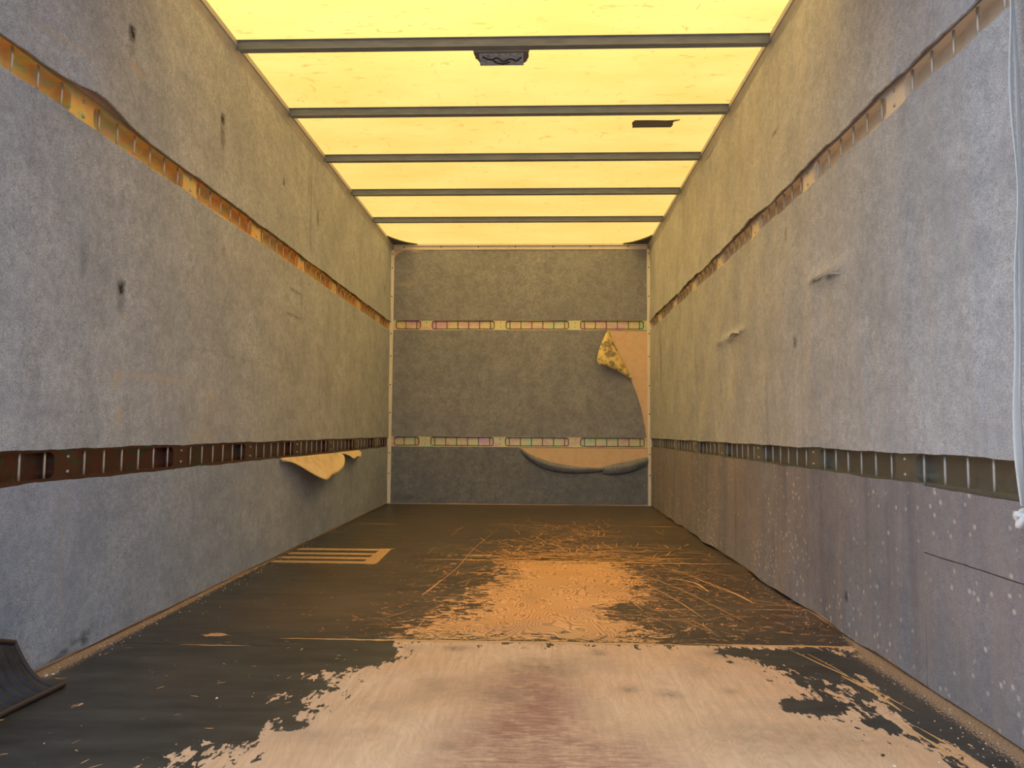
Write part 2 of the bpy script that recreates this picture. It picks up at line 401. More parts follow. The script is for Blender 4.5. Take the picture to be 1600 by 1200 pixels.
# underside so that the deck has its real thickness
n0 = len(V)
V = np.vstack([V, [(-HW-.03,-LEN,-.03),(HW+.03,-LEN,-.03),(HW+.03,0,-.03),(-HW-.03,0,-.03)]])
Fl = Fq.tolist()
Fl += [(n0,n0+3,n0+2,n0+1), (int(idx[0,0]),n0,n0+1,int(idx[0,-1])), (int(idx[-1,-1]),n0+2,n0+3,int(idx[-1,0])),
       (int(idx[-1,0]),n0+3,n0,int(idx[0,0])), (int(idx[0,-1]),n0+1,n0+2,int(idx[-1,-1]))]
def ex(a): return np.r_[a.ravel(), np.zeros(4)]
floor = struct(mesh_obj('floor', V, Fl, M_FLOOR, attrs=dict(wear=ex(wearf), dust=ex(dustf), red=ex(redf), smudge=ex(np.clip(smf,0,1))), loc=(0,0,0)))

RH = .054                               # half height of the rail recess
ZL, ZU = {'L': .570, 'R': .580, 'B': .579}, {'L': 1.650, 'R': 1.660, 'B': 1.664}
def wall(side, name):
    """plywood bays with the rails' recesses left open, and an outer skin behind"""
    zl, zu = ZL[side], ZU[side]
    a0, a1 = (-LEN, 0) if side != 'B' else (-HW-.07, HW+.07)
    m = wallmap(side); P = []
    def slab(t0, t1, n0, n1):
        p, q = m(a0, t0, n0), m(a1, t1, n1)
        P.append(box_vf([min(i, j) for i, j in zip(p, q)], [max(i, j) for i, j in zip(p, q)]))
    slab(-.03, zl-RH, -.035, 0); slab(zl+RH, zu-RH, -.035, 0); slab(zu+RH, HT+.01, -.035, 0)
    slab(-.03, HT+.01, -.06, -.035)
    return struct(mesh_obj(name, *join_vf(P), M_PLY, center=False))
wall('L', 'wall_left'); wall('R', 'wall_right'); wall('B', 'wall_back')
ceil = struct(mesh_obj('ceiling', [(-HW-.06,-LEN,HT),(HW+.06,-LEN,HT),(HW+.06,.06,HT),(-HW-.06,.06,HT)], [(0,1,2,3)], M_ROOF))
ground = struct(mesh_obj('ground', [(-40,-40,-1.05),(40,-40,-1.05),(40,40,-1.05),(-40,40,-1.05)], [(0,1,2,3)], M_ASPH))

# roll-up rear door pushed up under the roof; unseen, added to shade the near walls
dz = []
for i in range(7): dz.append(box_vf((-1.17, -5.44+i*.155, 2.335), (1.17, -5.44+i*.155+.150, 2.355)))
struct(mesh_obj('added_unseen_door', *join_vf(dz), M_OUT))
for sx, nm in ((-1, 'added_unseen_post_L'), (1, 'added_unseen_post_R')):           # unseen door guide posts at the rear opening, added to shade the near walls
    xs = sorted((sx*(HW+.02), sx*(HW-.10)))
    struct(mesh_obj(nm, *box_vf((xs[0], -LEN-.06, -.03), (xs[1], -LEN+.03, 2.42)), M_ALU))
# trims: cantrails, corner posts, header
def screw_vf(c, ax, r=.006, h=.003, n=10):
    a = Vector(ax).normalized(); ref = Vector((0,0,1)) if abs(a.z) < .9 else Vector((1,0,0))
    p = a.cross(ref).normalized(); q = a.cross(p); c = Vector(c); V = []
    for rr, hh in ((r, 0), (r, h*.5), (r*.6, h)):
        for j in range(n):
            t = 2*math.pi*j/n; V.append(tuple(c + p*rr*math.cos(t) + q*rr*math.sin(t) + a*hh))
    F = [tuple(range(2*n, 3*n))]
    for i in range(2):
        for j in range(n): F.append((i*n+j, i*n+(j+1) % n, (i+1)*n+(j+1) % n, (i+1)*n+j))
    return V, F
def screw(c, ax, parent, name='screw', mat=None, r=.006): return mesh_obj(name, *screw_vf(c, ax, r), mat or M_SCREW, parent, smooth=True, loc=c)
for sx, nm in ((-1, 'trim_1'), (1, 'trim_2')):
    prof = [(sx*(HW+.02), 2.352), (sx*(HW-.009), 2.352), (sx*(HW-.013), 2.360), (sx*(HW-.017), 2.374), (sx*1.193, 2.398), (sx*1.187, 2.402), (sx*1.187, 2.427), (sx*(HW+.02), 2.427)]
    v, f = prism_vf(prof, 1, -LEN, .0)
    t = struct(mesh_obj(nm, v, f, M_ALU))
    for y in np.arange(-.35, -4.6, -.343): screw((sx*1.2052, float(y), 2.386), (-sx*.7, 0, -.7), t)
for sx, nm in ((-1, 'trim_3'), (1, 'trim_4')):
    # rounded angle post in the corner
    prof = []
    x0, x1 = sx*(HW-.0), sx*(HW-.036)
    prof = [(x0, -.002), (x0, -.030), (sx*(HW-.006), -.034), (sx*(HW-.022), -.022), (x1, -.014), (x1-sx*.002, -.008), (x1, -.002)]
    v, f = prism_vf(prof, 2, .004, 2.374)
    t = struct(mesh_obj(nm, v, f, M_WALU))
    for z in (.28, .47, .84, 1.10, 1.37, 1.58, 1.93, 2.20, 2.33): screw((sx*(HW-.022), -.0222, z), (-sx*.35, -.9, 0), t)
hd = [box_vf((-HW+.034,-.016,2.374),(HW-.034,-.001,2.393)), box_vf((-HW+.012,-.012,2.394),(HW-.012,-.001,2.408)), box_vf((-HW+.01,-.034,2.409),(HW-.01,-.001,2.426))]
t = struct(mesh_obj('trim_5', *join_vf(hd), M_WALU))
for x in np.arange(-1.09, 1.15, .35): screw((float(x), -.0122, 2.401), (0, -1, 0), t)

# ------------------------------------------------------------------ load rails
def plate_vf(m, s0, s1, t0, t1, slots, th, n, depth):
    """flat plate with rounded slots cut out; the slot walls run back by depth"""
    V, F = [], []
    def add(s, t, k): V.append(m(s, t, k)); return len(V)-1
    r = .022
    cur = s0
    bounds = []
    slots = sorted(slots)
    cuts = [s0] + [(slots[i][1]+slots[i+1][0])/2 for i in range(len(slots)-1)] + [s1]
    for (a, b, ra, rb), c0, c1 in zip(slots, cuts[:-1], cuts[1:]):
        q0, q1 = t0+.013, t1-.013
        def arc(cx, cy, a0, a1, rr):
            return [(cx+rr*math.cos(a0+(a1-a0)*i/5), cy+rr*math.sin(a0+(a1-a0)*i/5)) for i in range(6)]
        rl = r if ra else .003; rr_ = r if rb else .003
        left = arc(a+rl, q1-rl, math.pi/2, math.pi, rl) + arc(a+rl, q0+rl, math.pi, 1.5*math.pi, rl)
        right = arc(b-rr_, q0+rr_, -math.pi/2, 0, rr_) + arc(b-rr_, q1-rr_, 0, math.pi/2, rr_)
        Li = [add(x, y, n) for x, y in left]; Ri = [add(x, y, n) for x, y in right]
        A0, A1 = add(c0, t0, n), add(c0, t1, n); B0, B1 = add(c1, t0, n), add(c1, t1, n)
        TL, BL = add(a+rl, t1, n), add(a+rl, t0, n); TR, BR = add(b-rr_, t1, n), add(b-rr_, t0, n)
        F.append((A0, A1, TL, *Li, BL)); F.append((B1, B0, BR, *Ri, TR))
        F.append((TL, TR, Ri[-1], Li[0])); F.append((BL, Li[-1], Ri[0], BR))
        loop = Li+Ri
        back = []
        for i in loop:
            pass
        coords = left+right
        back = [add(x, y, n-depth) for x, y in coords]
        for i in range(len(loop)):
            j = (i+1) % len(loop); F.append((loop[i], loop[j], back[j], back[i]))
    # folded edges of the rail
    for tt, sg in ((t0, -1), (t1, 1)):
        a, b, c, d = add(s0, tt, n), add(s1, tt, n), add(s1, tt, n-depth), add(s0, tt, n-depth); F.append((a, b, c, d))
    return V, F

rung_meshes = {}
def load_rail(side, z, joints, s0, s1, mat, rmat, label, group, rung_lo=True):
    m = wallmap(side); t0, t1 = z-.050, z+.050
    DEP = .012 if side == 'B' else .034
    e = empty('load_rail', m((s0+s1)/2, z, 0)); tag(e, label, 'rail', group)
    slots = []; J = sorted(joints)
    ends = [None]+J+[None]
    for a, b in zip(ends[:-1], ends[1:]):
        lo = (a+.0555) if a is not None else None; hi = (b-.0555) if b is not None else None
        ra = rb = True
        if lo is None: lo = max(hi-.581, s0+.03); ra = (hi-lo) > .579
        if hi is None: hi = min(lo+.581, s1-.03); rb = (hi-lo) > .579
        if hi-lo > .1: slots.append((lo, hi, ra, rb))
    v, f = plate_vf(m, s0, s1, t0, t1, slots, .002, .001, DEP)
    mesh_obj('face_plate', v, f, mat, e)
    p, q = m(s0, t0+.002, -DEP-.0005), m(s1, t1-.002, -DEP+.0015)
    mesh_obj('back_channel', *box_vf([min(a, b) for a, b in zip(p, q)], [max(a, b) for a, b in zip(p, q)]), mat, e)
    proto = None
    def put(kind, s, t, n, build, mt, smooth=False):
        key = (side, kind, mt.name); c = m(s, t, n)
        if key not in rung_meshes:
            v, f = build()
            o = mesh_obj(kind, v, f, mt, e, smooth=smooth, loc=c)
            rung_meshes[key] = o.data
        else:
            o = bpy.data.objects.new(kind, rung_meshes[key]); COL.objects.link(o); o.location = c; attach(o, e)
    for (a, b, ra, rb) in slots:
        full = b-a > .579
        ss = [a+.036+.1018*i for i in range(6)] if full else ([b-.036-.1018*i for i in range(6)] if not ra else [a+.036+.1018*i for i in range(6)])
        for s in ss:
            if s < a+.01 or s > b-.01: continue
            def build(s=s):
                path = [m(s, z-.0385, -.0045), m(s, z-.012, -.004), m(s, z+.012, -.004), m(s, z+.0385, -.0045)]
                return tube_vf(path, .0036, 8)
            put('rung', s, z, 0, build, rmat, True)
        if side == 'B':
            rr = .020; z0_, z1_ = z-.037, z+.037; lp = []
            for cx_, cy_, a0 in ((b-rr, z1_-rr, 0), (a+rr, z1_-rr, 90), (a+rr, z0_+rr, 180), (b-rr, z0_+rr, 270)):
                for i in range(6): q_ = math.radians(a0+18*i); lp.append(m(cx_+rr*math.cos(q_), cy_+rr*math.sin(q_), .0015))
            lp += [lp[0], lp[1]]
            mesh_obj('slot_rim_shade', *tube_vf(lp, .0034, 6), M_SCREW, e, smooth=True)  # dark bead standing in for the shadow along the slot's rim
    for j in J:
        for dt in (-.022, .022):
            c = m(j+.004, z+dt, .001); ax = Vector(m(0, 0, 1))-Vector(m(0, 0, 0))
            put('rivet', j+.004, z+dt, .001, lambda c=c, ax=ax: screw_vf(c, ax, .0055, .004), M_RIVET, True)
    return e
side_j = [-.498-.692*i for i in range(8) if -.498-.692*i > -LEN+.02]
back_j = [-.871, -.179, .513]
load_rail('L', ZU['L'], side_j, -LEN, -.035, M_Z_GOLD, M_RUNG, 'golden slotted load rail high on the wall opposite the hanging strap', 'slotted load rails')
load_rail('L', ZL['L'], side_j, -LEN, -.035, M_Z_GOLD_REFL, M_RUNG, 'dark brownish slotted load rail low on the wall opposite the strap', 'slotted load rails')
load_rail('R', ZU['R'], side_j, -LEN, -.035, M_Z_DULL, M_RUNG_D, 'dusty beige slotted load rail high on the wall with the hanging strap', 'slotted load rails')
load_rail('R', ZL['R'], side_j, -LEN, -.035, M_Z_DULL_REFL, M_RUNG_D, 'dull grey slotted load rail low on the wall, passing behind the strap', 'slotted load rails')
load_rail('B', ZU['B'], back_j, -HW+.034, HW-.034, M_Z_RAIN, M_RUNG_B, 'rainbow tinted slotted load rail high across the end wall', 'slotted load rails')
load_rail('B', ZL['B'], back_j, -HW+.034, HW-.034, M_Z_RAIN, M_RUNG_B, 'rainbow tinted slotted load rail low across the end wall', 'slotted load rails')

# ------------------------------------------------------------------ felt panels
def wob(s, seed, amp, f0=1.3):
    r = np.random.default_rng(seed); o = np.zeros_like(np.asarray(s, float))
    for i in range(7):
        fr = f0*1.75**i; o = o + np.sin(np.asarray(s)*fr*2*math.pi+r.uniform(0, 6.28))*amp/(1.35**i)
    return o/2.2
def sm2(s, t, seed, f0=.6):
    r = np.random.default_rng(seed); o = np.zeros_like(s)
    for i in range(9):
        a = r.uniform(-.9, .9); fr = f0*1.4**i
        o = o+np.sin((s*math.cos(a)+t*math.sin(a))*fr*2*math.pi+r.uniform(0, 6.28))/(1.25**i)
    return o/3.0
def felt(side, s0, s1, bot, top, mat, label, group, marks=(), bulge=.003, base=.009, seed=1, res=.014, left=None, right=None, nfun=None, parent_name='felt_panel'):
    m = wallmap(side)
    tmid = float(np.mean(top(np.array([(s0+s1)/2]))) - np.mean(bot(np.array([(s0+s1)/2]))))
    nu = max(3, int(abs(s1-s0)/res)); nv = max(3, int(tmid/res))
    u = np.linspace(0, 1, nu); v = np.linspace(0, 1, nv); U, Vv = np.meshgrid(u, v)
    Sg = s0+(s1-s0)*U
    Tg = bot(Sg)*(1-Vv)+top(Sg)*Vv
    if right is not None or left is not None:
        r_ = right(Tg) if right is not None else s1; l_ = left(Tg) if left is not None else s0
        Sg = l_+(r_-l_)*U
        Tg = bot(Sg)*(1-Vv)+top(Sg)*Vv
    N = base+bulge*np.clip(sm2(Sg, Tg, seed)+.6, 0, 3)
    if nfun is not None: N = N+nfun(Sg, Tg, U, Vv)
    mk = np.zeros_like(Sg)
    for q in marks:
        s, t, rs, rtt, am = q[:5]; ang = q[5] if len(q) > 5 else 0
        ds, dt = Sg-s, Tg-t; a = ds*math.cos(ang)+dt*math.sin(ang); b = -ds*math.sin(ang)+dt*math.cos(ang)
        mk = mk+am*np.exp(-(np.abs(a/rs))**4-(np.abs(b/rtt))**4)
    P = np.stack(m(Sg.ravel(), Tg.ravel(), N.ravel()), 1) if side == 'B' else np.stack([np.broadcast_to(x, Sg.size) for x in m(Sg.ravel(), Tg.ravel(), N.ravel())], 1)
    ix = np.arange(nu*nv).reshape(nv, nu)
    F = np.stack([ix[:-1,:-1].ravel(), ix[:-1,1:].ravel(), ix[1:,1:].ravel(), ix[1:,:-1].ravel()], 1).tolist()
    # back edge loop: thickness of the felt
    ring = np.r_[ix[0,:], ix[1:,-1], ix[-1,-2::-1], ix[-2:0:-1,0]]
    b0 = len(P)
    Rs, Rt, Rn = Sg.ravel()[ring], Tg.ravel()[ring], np.maximum(N.ravel()[ring]-.007, .0015)
    P = np.vstack([P, np.stack([np.broadcast_to(x, len(ring)) for x in m(Rs, Rt, Rn)], 1)])
    k_ = len(ring)
    for i in range(k_):
        j = (i+1) % k_; F.append((int(ring[i]), int(ring[j]), b0+j, b0+i))
    o = mesh_obj(parent_name, P, F, mat, smooth=False, attrs=dict(mark=np.r_[mk.ravel(), np.zeros(k_)]))
    return tag(o, label, 'felt panel', group)
K = lambda c, sd=0, amp=0.0: (lambda s: c+(wob(s, sd, amp) if amp else 0*np.asarray(s)))
G = 'felt lining panels'
LO0, LO1 = ZL['L']-.047, ZL['L']+.046
LU0, LU1 = ZU['L']-.048, ZU['L']+.046
# --- wall opposite the strap
marksLU = [(-4.425,2.018,.018,.026,.9),(-4.425,1.97,.018,.05,.35),(-4.40,1.905,.035,.011,-1.2,-.35),(-3.708,2.03,.018,.02,.95),(-3.708,1.96,.022,.07,.5),(-2.93,2.015,.014,.02,.8),
           (-2.306,2.0,.02,.05,.5),(-.32,1.95,.012,.03,.9),(-2.45,2.05,.012,.30,.35),(-2.5,2.2,.015,.18,.22),(-1.2,2.0,.02,.2,.15),(-4.75,1.80,.16,.012,-.35,.12),(-3.3,2.2,.25,.01,-.15,.1),(-4.3,2.25,.3,.01,-.2,-.15)]
def nLU(s, t, u, v): return .022*np.exp(-((s+4.62)/.16)**2)*(1-v)**3 + .010*(1-v)**4
felt('L', -LEN, -.03, lambda s: LU1+wob(s, 3, .004)+.016*np.exp(-((s+4.60)/.12)**2)-.010, lambda s: 2.372+wob(s, 4, .005), M_FELT,
     'tan grey felt panel above the golden load rail, reaching the roof', G, marksLU, .004, .010, 21, nfun=nLU)
box_marks = [(-2.71,1.464,.13,.004,.6),(-2.582,1.39,.004,.075,.6),(-2.71,1.318,.13,.004,.45)]
marksLM = [(-4.424,1.148,.016,.020,1.2),(-4.424,1.10,.018,.05,.45),(-4.634,1.18,.018,.05,.35),(-4.18,.858,.25,.011,-.55),(-4.43,.835,.02,.028,-.6),(-4.41,.72,.018,.03,-.65),
           (-3.72,.82,.02,.02,-.5),(-3.8,.645,.12,.03,-.28),(-3.655,1.463,.02,.02,.4),(-3.9,1.40,.02,.008,-.6,.5),(-3.6,1.36,.016,.008,-.5),(-3.1,1.27,.3,.006,-.2,.0),
           (-4.40,1.05,.02,.008,-.5,.4),(-1.0,1.2,.3,.006,.15),(-3.3,1.0,.5,.006,.12),(-2.3,.95,.2,.006,.15),(-4.85,1.0,.05,.4,.08),(-3.72,.74,.20,.09,-.10)]+box_marks
felt('L', -LEN, -.03, lambda s: LO1+wob(s, 5, .003), lambda s: LU0+wob(s, 6, .004)+.002, M_FELT,
     'large mottled grey felt panel between the rails, opposite the strap', G, marksLM, .004, .010, 22)
marksLL = [(-4.60,.035,.10,.008,.6,.25),(-4.54,.03,.02,.014,.7),(-4.66,.01,.12,.010,.35),(-3.2,.35,.02,.008,-.4),(-4.67,.35,.012,.25,-.18),(-4.9,.3,.12,.3,.10),(-2.4,.25,.35,.14,.06)]
def topLL(s): return LO0+wob(s, 8, .003)-.006*np.exp(-((s+2.3)/.4)**2)
pLL = felt('L', -LEN, -.03, lambda s: .010+wob(s, 7, .004), topLL, M_FELT_LO,
     'blue grey felt strip along the floor with a torn tan flap', G, marksLL, .004, .010, 23)
# --- wall with the strap
RO0, RO1 = ZL['R']-.042, ZL['R']+.040
RU0, RU1 = ZU['R']-.048, ZU['R']+.040
def topRU(s): return 2.368+wob(s, 14, .004)-.042*np.exp(-((s+2.45)/.28)**2)-.035*np.exp(-((s+1.75)/.22)**2)-.012*np.exp(-((s+.9)/.4)**2)
def botRU(s): return RU1-.006+wob(s, 15, .010, .8)
def nRU(s, t, u, v): return .012*(1-v)**4+.012*v**6*np.exp(-((s+2.2)/.7)**2)
marksRU = [(-3.60,1.98,.05,.005,.7,-.12),(-3.3,2.05,.012,.06,.2),(-2.5,2.1,.02,.2,-.15)]
felt('R', -LEN, -.03, botRU, topRU, M_FELT_R, 'pale grey felt panel above the dusty rail, sagging away from the roof edge', G, marksRU, .006, .010, 31, nfun=nRU)
def nRM(s, t, u, v):
    return .012*np.exp(-((s+4.14)/.16)**2-((t-1.245)/.03)**2)+.012*np.exp(-((s+2.85)/.3)**2-((t-1.185)/.03)**2)+.006*np.sin((s*1.2+t*1.0)*9)*np.exp(-((s+2.2)/1.5)**2)
marksRM = [(-4.12,1.234,.13,.006,.85,.08),(-2.95,1.178,.16,.008,.75,-.04),(-2.62,1.165,.04,.006,.6),(-.585,1.25,.010,.27,1.1),(-3.81,1.04,.012,.022,.9),(-4.16,.84,.02,.02,-.3),
           (-3.45,.75,.02,.2,.14),(-2.6,.95,.03,.25,.14),(-4.55,1.1,.15,.35,.10),(-2.2,.9,.1,.3,-.12),(-3.73,1.50,.012,.03,.5),(-4.62,1.26,.3,.008,-.1)]
pRM = felt('R', -LEN, -.03, lambda s: RO1+wob(s, 16, .003), lambda s: RU0+wob(s, 17, .006)+.002, M_FELT_R,
     'large grey felt panel between the rails on the strap wall', G, marksRM, .006, .010, 32, nfun=nRM)
def nRL(s, t, u, v): return (.010+.012*np.clip(np.sin(s*5.2+.7), -.4, 1)+.006*np.sin(s*13))*(1-v)**3*np.clip((-s-.4)/1.0, 0, 1)*np.clip((s+4.75)/.5, .12, 1)
marksRL = [(-4.26,.132,.010,.012,1.1),(-4.2,.24,.006,.03,.4),(-3.0,.3,.10,.2,.08),(-3.9,.25,.05,.2,.10),(-4.70,.2,.02,.2,.16)]
felt('R', -4.755, -.03, lambda s: .006+.008*np.sin(s*7.3)**2+wob(s, 18, .003), lambda s: RO0+wob(s, 19, .003), M_FELT_RL,
     'long streaked felt panel along the floor below the dull rail', G, marksRL, .004, .010, 33, nfun=nRL)
felt('R', -LEN, -4.757, lambda s: .359+wob(s, 20, .0015), lambda s: RO0-.006+wob(s, 22, .003), M_FELT_RL,
     'short dotted felt piece above the cut line, behind the strap knot', G, (), .002, .0125, 34)
felt('R', -LEN, -4.757, lambda s: .006+wob(s, 23, .003), lambda s: .356+wob(s, 20, .0015), M_FELT_RL,
     'short dotted felt piece below the cut line, standing on the floor', G, (), .002, .0115, 35)
# --- end wall
BO0, BO1 = ZL['B']-.050, ZL['B']+.046
BU0, BU1 = ZU['B']-.048, ZU['B']+.046
e0, e1 = -HW+.034, HW-.034
def topBU(s): return 2.376+wob(s, 24, .002)-np.interp(s, [-1.19,-1.165,-1.13,-1.08,-.98,-.86,-.6], [.10,.05,.022,.008,.022,.004,.0])
felt('B', e0, e1, lambda s: BU1+wob(s, 25, .002), topBU, M_FELT_B, 'charcoal felt panel at the top of the end wall under the header', G,
     [(-1.08,2.045,.10,.014,-.42),(-1.02,2.06,.17,.004,-.3),(1.1,1.9,.1,.3,.1)], .003, .006, 41)
def rightBM(t): return np.interp(t, [.55,.70,.88,1.02,1.165,1.30,1.47,1.616,1.7], [1.176,1.160,1.126,1.085,1.03,.965,.88,.82,.80])
pBM = felt('B', e0, e1, lambda s: BO1+wob(s, 26, .002), lambda s: BU0+wob(s, 27, .002), M_FELT_B,
     'charcoal felt panel in the middle of the end wall with one corner peeled over', G, [(-1.1,1.3,.06,.3,.06)], .003, .006, 42, right=rightBM)
def topBL(s): return np.interp(s, [-1.3,-.02,.01,.115,.29,.53,.79,.9,1.0,1.10,1.2], [BO0,BO0,BO0-.008,.452,.392,.350,.335,.345,.362,.388,.405])+wob(s, 28, .0015)
pBL = felt('B', e0, e1, lambda s: .012+wob(s, 29, .002), topBL, M_FELT_B_SHADED,
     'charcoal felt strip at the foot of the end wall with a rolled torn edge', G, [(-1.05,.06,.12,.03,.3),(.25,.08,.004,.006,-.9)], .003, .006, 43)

def patch(name, grid, mat, parent, th=.004, label=None, mark=False):
    """curved sheet from a grid of points (rows of equal length), with real thickness"""
    g = np.array(grid, float); nv, nu = g.shape[:2]
    du = np.gradient(g, axis=1); dv = np.gradient(g, axis=0); n = np.cross(du, dv)
    n /= np.maximum(np.linalg.norm(n, axis=2, keepdims=True), 1e-9)
    a = g.reshape(-1, 3); b = (g-n*th).reshape(-1, 3)
    P = np.vstack([a, b]); q = nu*nv; ix = np.arange(q).reshape(nv, nu)
    F = np.stack([ix[:-1,:-1].ravel(), ix[:-1,1:].ravel(), ix[1:,1:].ravel(), ix[1:,:-1].ravel()], 1).tolist()
    F += [(d+q, c+q, b_+q, a_+q) for a_, b_, c, d in F]
    ring = np.r_[ix[0,:], ix[1:,-1], ix[-1,-2::-1], ix[-2:0:-1,0]].tolist()
    for i in range(len(ring)):
        j = (i+1) % len(ring); F.append((ring[i], ring[j], ring[j]+q, ring[i]+q))
    o = mesh_obj(name, P, F, mat, parent, smooth=True, attrs=dict(mark=np.zeros(len(P))) if mark else None)
    if label: o['label'] = label
    return o
def bez(pts, n):
    P = np.array(pts, float); t = np.linspace(0, 1, len(P)); x = np.linspace(0, 1, n)
    # smooth interpolation (Catmull-Rom)
    out_ = []
    for q in x:
        i = min(int(q*(len(P)-1)), len(P)-2); f = q*(len(P)-1)-i
        p0, p1, p2, p3 = P[max(i-1,0)], P[i], P[i+1], P[min(i+2,len(P)-1)]
        out_.append(.5*((2*p1)+(-p0+p2)*f+(2*p0-5*p1+4*p2-p3)*f*f+(-p0+3*p1-3*p2+p3)*f**3))
    return np.array(out_)
# peeled corner on the end wall: fold edge -> free edge, points (s, t, n)
foldE = bez([(.823,1.610,.010),(.875,1.48,.016),(.935,1.35,.022),(.985,1.26,.026),(1.035,1.165,.022)], 22)
freeE = bez([(.815,1.606,.030),(.765,1.505,.080),(.722,1.385,.115),(.718,1.296,.125),(.80,1.268,.110),(.90,1.232,.075),(1.032,1.160,.030)], 22)
rows = []
for q in np.linspace(0, 1, 14):
    r_ = foldE*(1-q)+freeE*q; r_[:, 2] += .050*math.sin(q*math.pi)*np.sin(np.linspace(0, math.pi, 22))**.7
    rows.append([(a, -n, t) for a, t, n in r_])
patch('torn_flap', rows, M_BACK_YEL, pBM, .005, 'yellow backing of the peeled corner')
# rolled lips at the end wall's foot
def lip(c0, depth, drop, n=26):
    rows = []
    C = bez(c0, n)
    for q in np.linspace(0, 1, 9):
        a = q*math.pi*.95
        rows.append([(s, -(.008+depth*math.sin(a)*(.4+.6*math.sin(math.pi*i/(n-1)))), t+.012*math.sin(a)-drop[0]*q-(drop[1]-drop[0])*q*math.sin(math.pi*i/(n-1))) for i, (s, t) in enumerate(C)])
    return rows
patch('torn_flap', lip([(.02,.512),(.115,.455),(.29,.392),(.53,.352),(.80,.338)], .034, (.02,.075)), M_FELT_B_SHADED, pBL, .005, mark=True)
patch('torn_flap', lip([(.77,.350),(.86,.372),(1.0,.402),(1.10,.425),(1.18,.440)], .036, (.06,.10)), M_FELT_B_SHADED, pBL, .005, mark=True)
# torn flap on the low felt strip: hangs forward off the wall, tan side out
topE = bez([(-2.90,.520),(-2.60,.521),(-2.30,.521),(-2.0,.520),(-1.70,.519)], 26)
botE = bez([(-2.88,.512),(-2.74,.480),(-2.52,.405),(-2.38,.375),(-2.22,.392),(-2.02,.402),(-1.85,.440),(-1.70,.512)], 26)
rows = []
for q in np.linspace(0, 1, 12):
    r_ = topE*(1-q)+botE*q
    rows.append([(-HW+.016+.10*(q**1.25)*math.sin(math.pi*i/25)**.6+.012*math.sin(q*3+i*.5)*q, s, t) for i, (s, t) in enumerate(r_)])
patch('torn_flap', rows, M_BACK_TAN, pLL, .005, 'pale tan torn flap, larger one')
topE = bez([(-1.69,.520),(-1.45,.521),(-1.16,.522)], 18)
botE = bez([(-1.68,.512),(-1.58,.492),(-1.50,.468),(-1.42,.484),(-1.33,.476),(-1.24,.482),(-1.16,.518)], 18)
rows = []
for q in np.linspace(0, 1, 7):
    r_ = topE*(1-q)+botE*q
    rows.append([(-HW+.016+.055*(q**1.2)*math.sin(math.pi*i/17)**.5, s, t) for i, (s, t) in enumerate(r_)])
patch('torn_flap', rows, M_BACK_TAN, pLL, .004, 'pale tan torn flap, small ragged one')
# lips of the slits on the strap wall's large panel
for pts, d in (([(-4.27,1.222),(-4.2,1.232),(-4.12,1.240),(-4.01,1.243)], .008), ([(-3.08,1.176),(-2.98,1.186),(-2.90,1.196),(-2.80,1.190)], .011)):
    C = bez(pts, 16); rows = []
    for q in np.linspace(0, 1, 6):
        rows.append([(HW-.016-d*q*math.sin(math.pi*i/15), s, t+.006+.012*q*math.sin(math.pi*i/15)-.016*q*q) for i, (s, t) in enumerate(C)])
    patch('slit_lip', rows, M_FELT_R, pRM, .004, mark=True)

# ------------------------------------------------------------------ roof bars, gussets, lamp, tape
bar_lab = ['steel roof bar carrying the broken lamp', 'steel roof bar just in front of the dark tape patch', 'steel roof bar just beyond the dark tape patch',
           'steel roof bar second from the end wall header', 'steel roof bar nearest to the end wall header']
for y, lb in zip((-3.605, -2.908, -2.235, -1.565, -.868), bar_lab):
    prof = [(y-.030, 2.4265), (y-.030, 2.424), (y-.020, 2.422), (y-.013, 2.396), (y-.019, 2.388), (y+.019, 2.388), (y+.013, 2.396), (y+.020, 2.422), (y+.030, 2.424), (y+.030, 2.4265)]
    o = mesh_obj('roof_bar', *prism_vf(prof, 0, -1.186, 1.186), M_BAR)
    tag(o, lb, 'roof bar', 'steel roof bars')
for sx, lb in ((-1, 'dark triangular corner plate under the roof, opposite the strap wall'), (1, 'dark triangular corner plate under the roof, on the strap wall')):
    prof = [(sx*1.186, -.036), (sx*1.186, -.33), (sx*1.15, -.25), (sx*1.10, -.165), (sx*1.04, -.09), (sx*.96, -.036)]
    tag(mesh_obj('corner_plate', *prism_vf(prof, 2, 2.418, 2.4265), M_GUS), lb, 'plate', 'roof corner plates')
# broken lamp
lamp = empty('interior_lamp', (.003, -3.53, 2.426)); tag(lamp, 'broken dark interior lamp with ragged edges hanging from a roof bar', 'lamp')
def ragged(pts, n, amp, seed):
    r = random.Random(seed); o = []
    for i in range(len(pts)):
        a, b = Vector(pts[i]), Vector(pts[(i+1) % len(pts)])
        for j in range(n):
            p = a.lerp(b, j/n); o.append((p.x+r.uniform(-amp, amp), p.y+r.uniform(-amp, amp)))
    return o
pts = [(-.124,-3.580),(.130,-3.580),(.122,-3.500),(.108,-3.466),(-.100,-3.466),(-.116,-3.500)]
rg = ragged(pts, 6, .0035, 5)
mesh_obj('housing', *prism_vf(rg, 2, 2.392, 2.4265), M_LAMPD, lamp)
mesh_obj('reflector', *prism_vf([(-3.555, 2.391), (-3.475, 2.374), (-3.470, 2.378), (-3.470, 2.392), (-3.555, 2.3925)], 0, -.100, .102), M_LAMPR, lamp)
mesh_obj('mounting_strip', *box_vf((-.124,-3.587,2.3885),(.126,-3.572,2.396)), M_ALU, lamp)
wp = [(-.085,-3.535,2.384),(-.05,-3.520,2.378),(-.02,-3.532,2.380),(.01,-3.510,2.374),(.04,-3.525,2.379),(.07,-3.512,2.376),(.092,-3.530,2.383)]
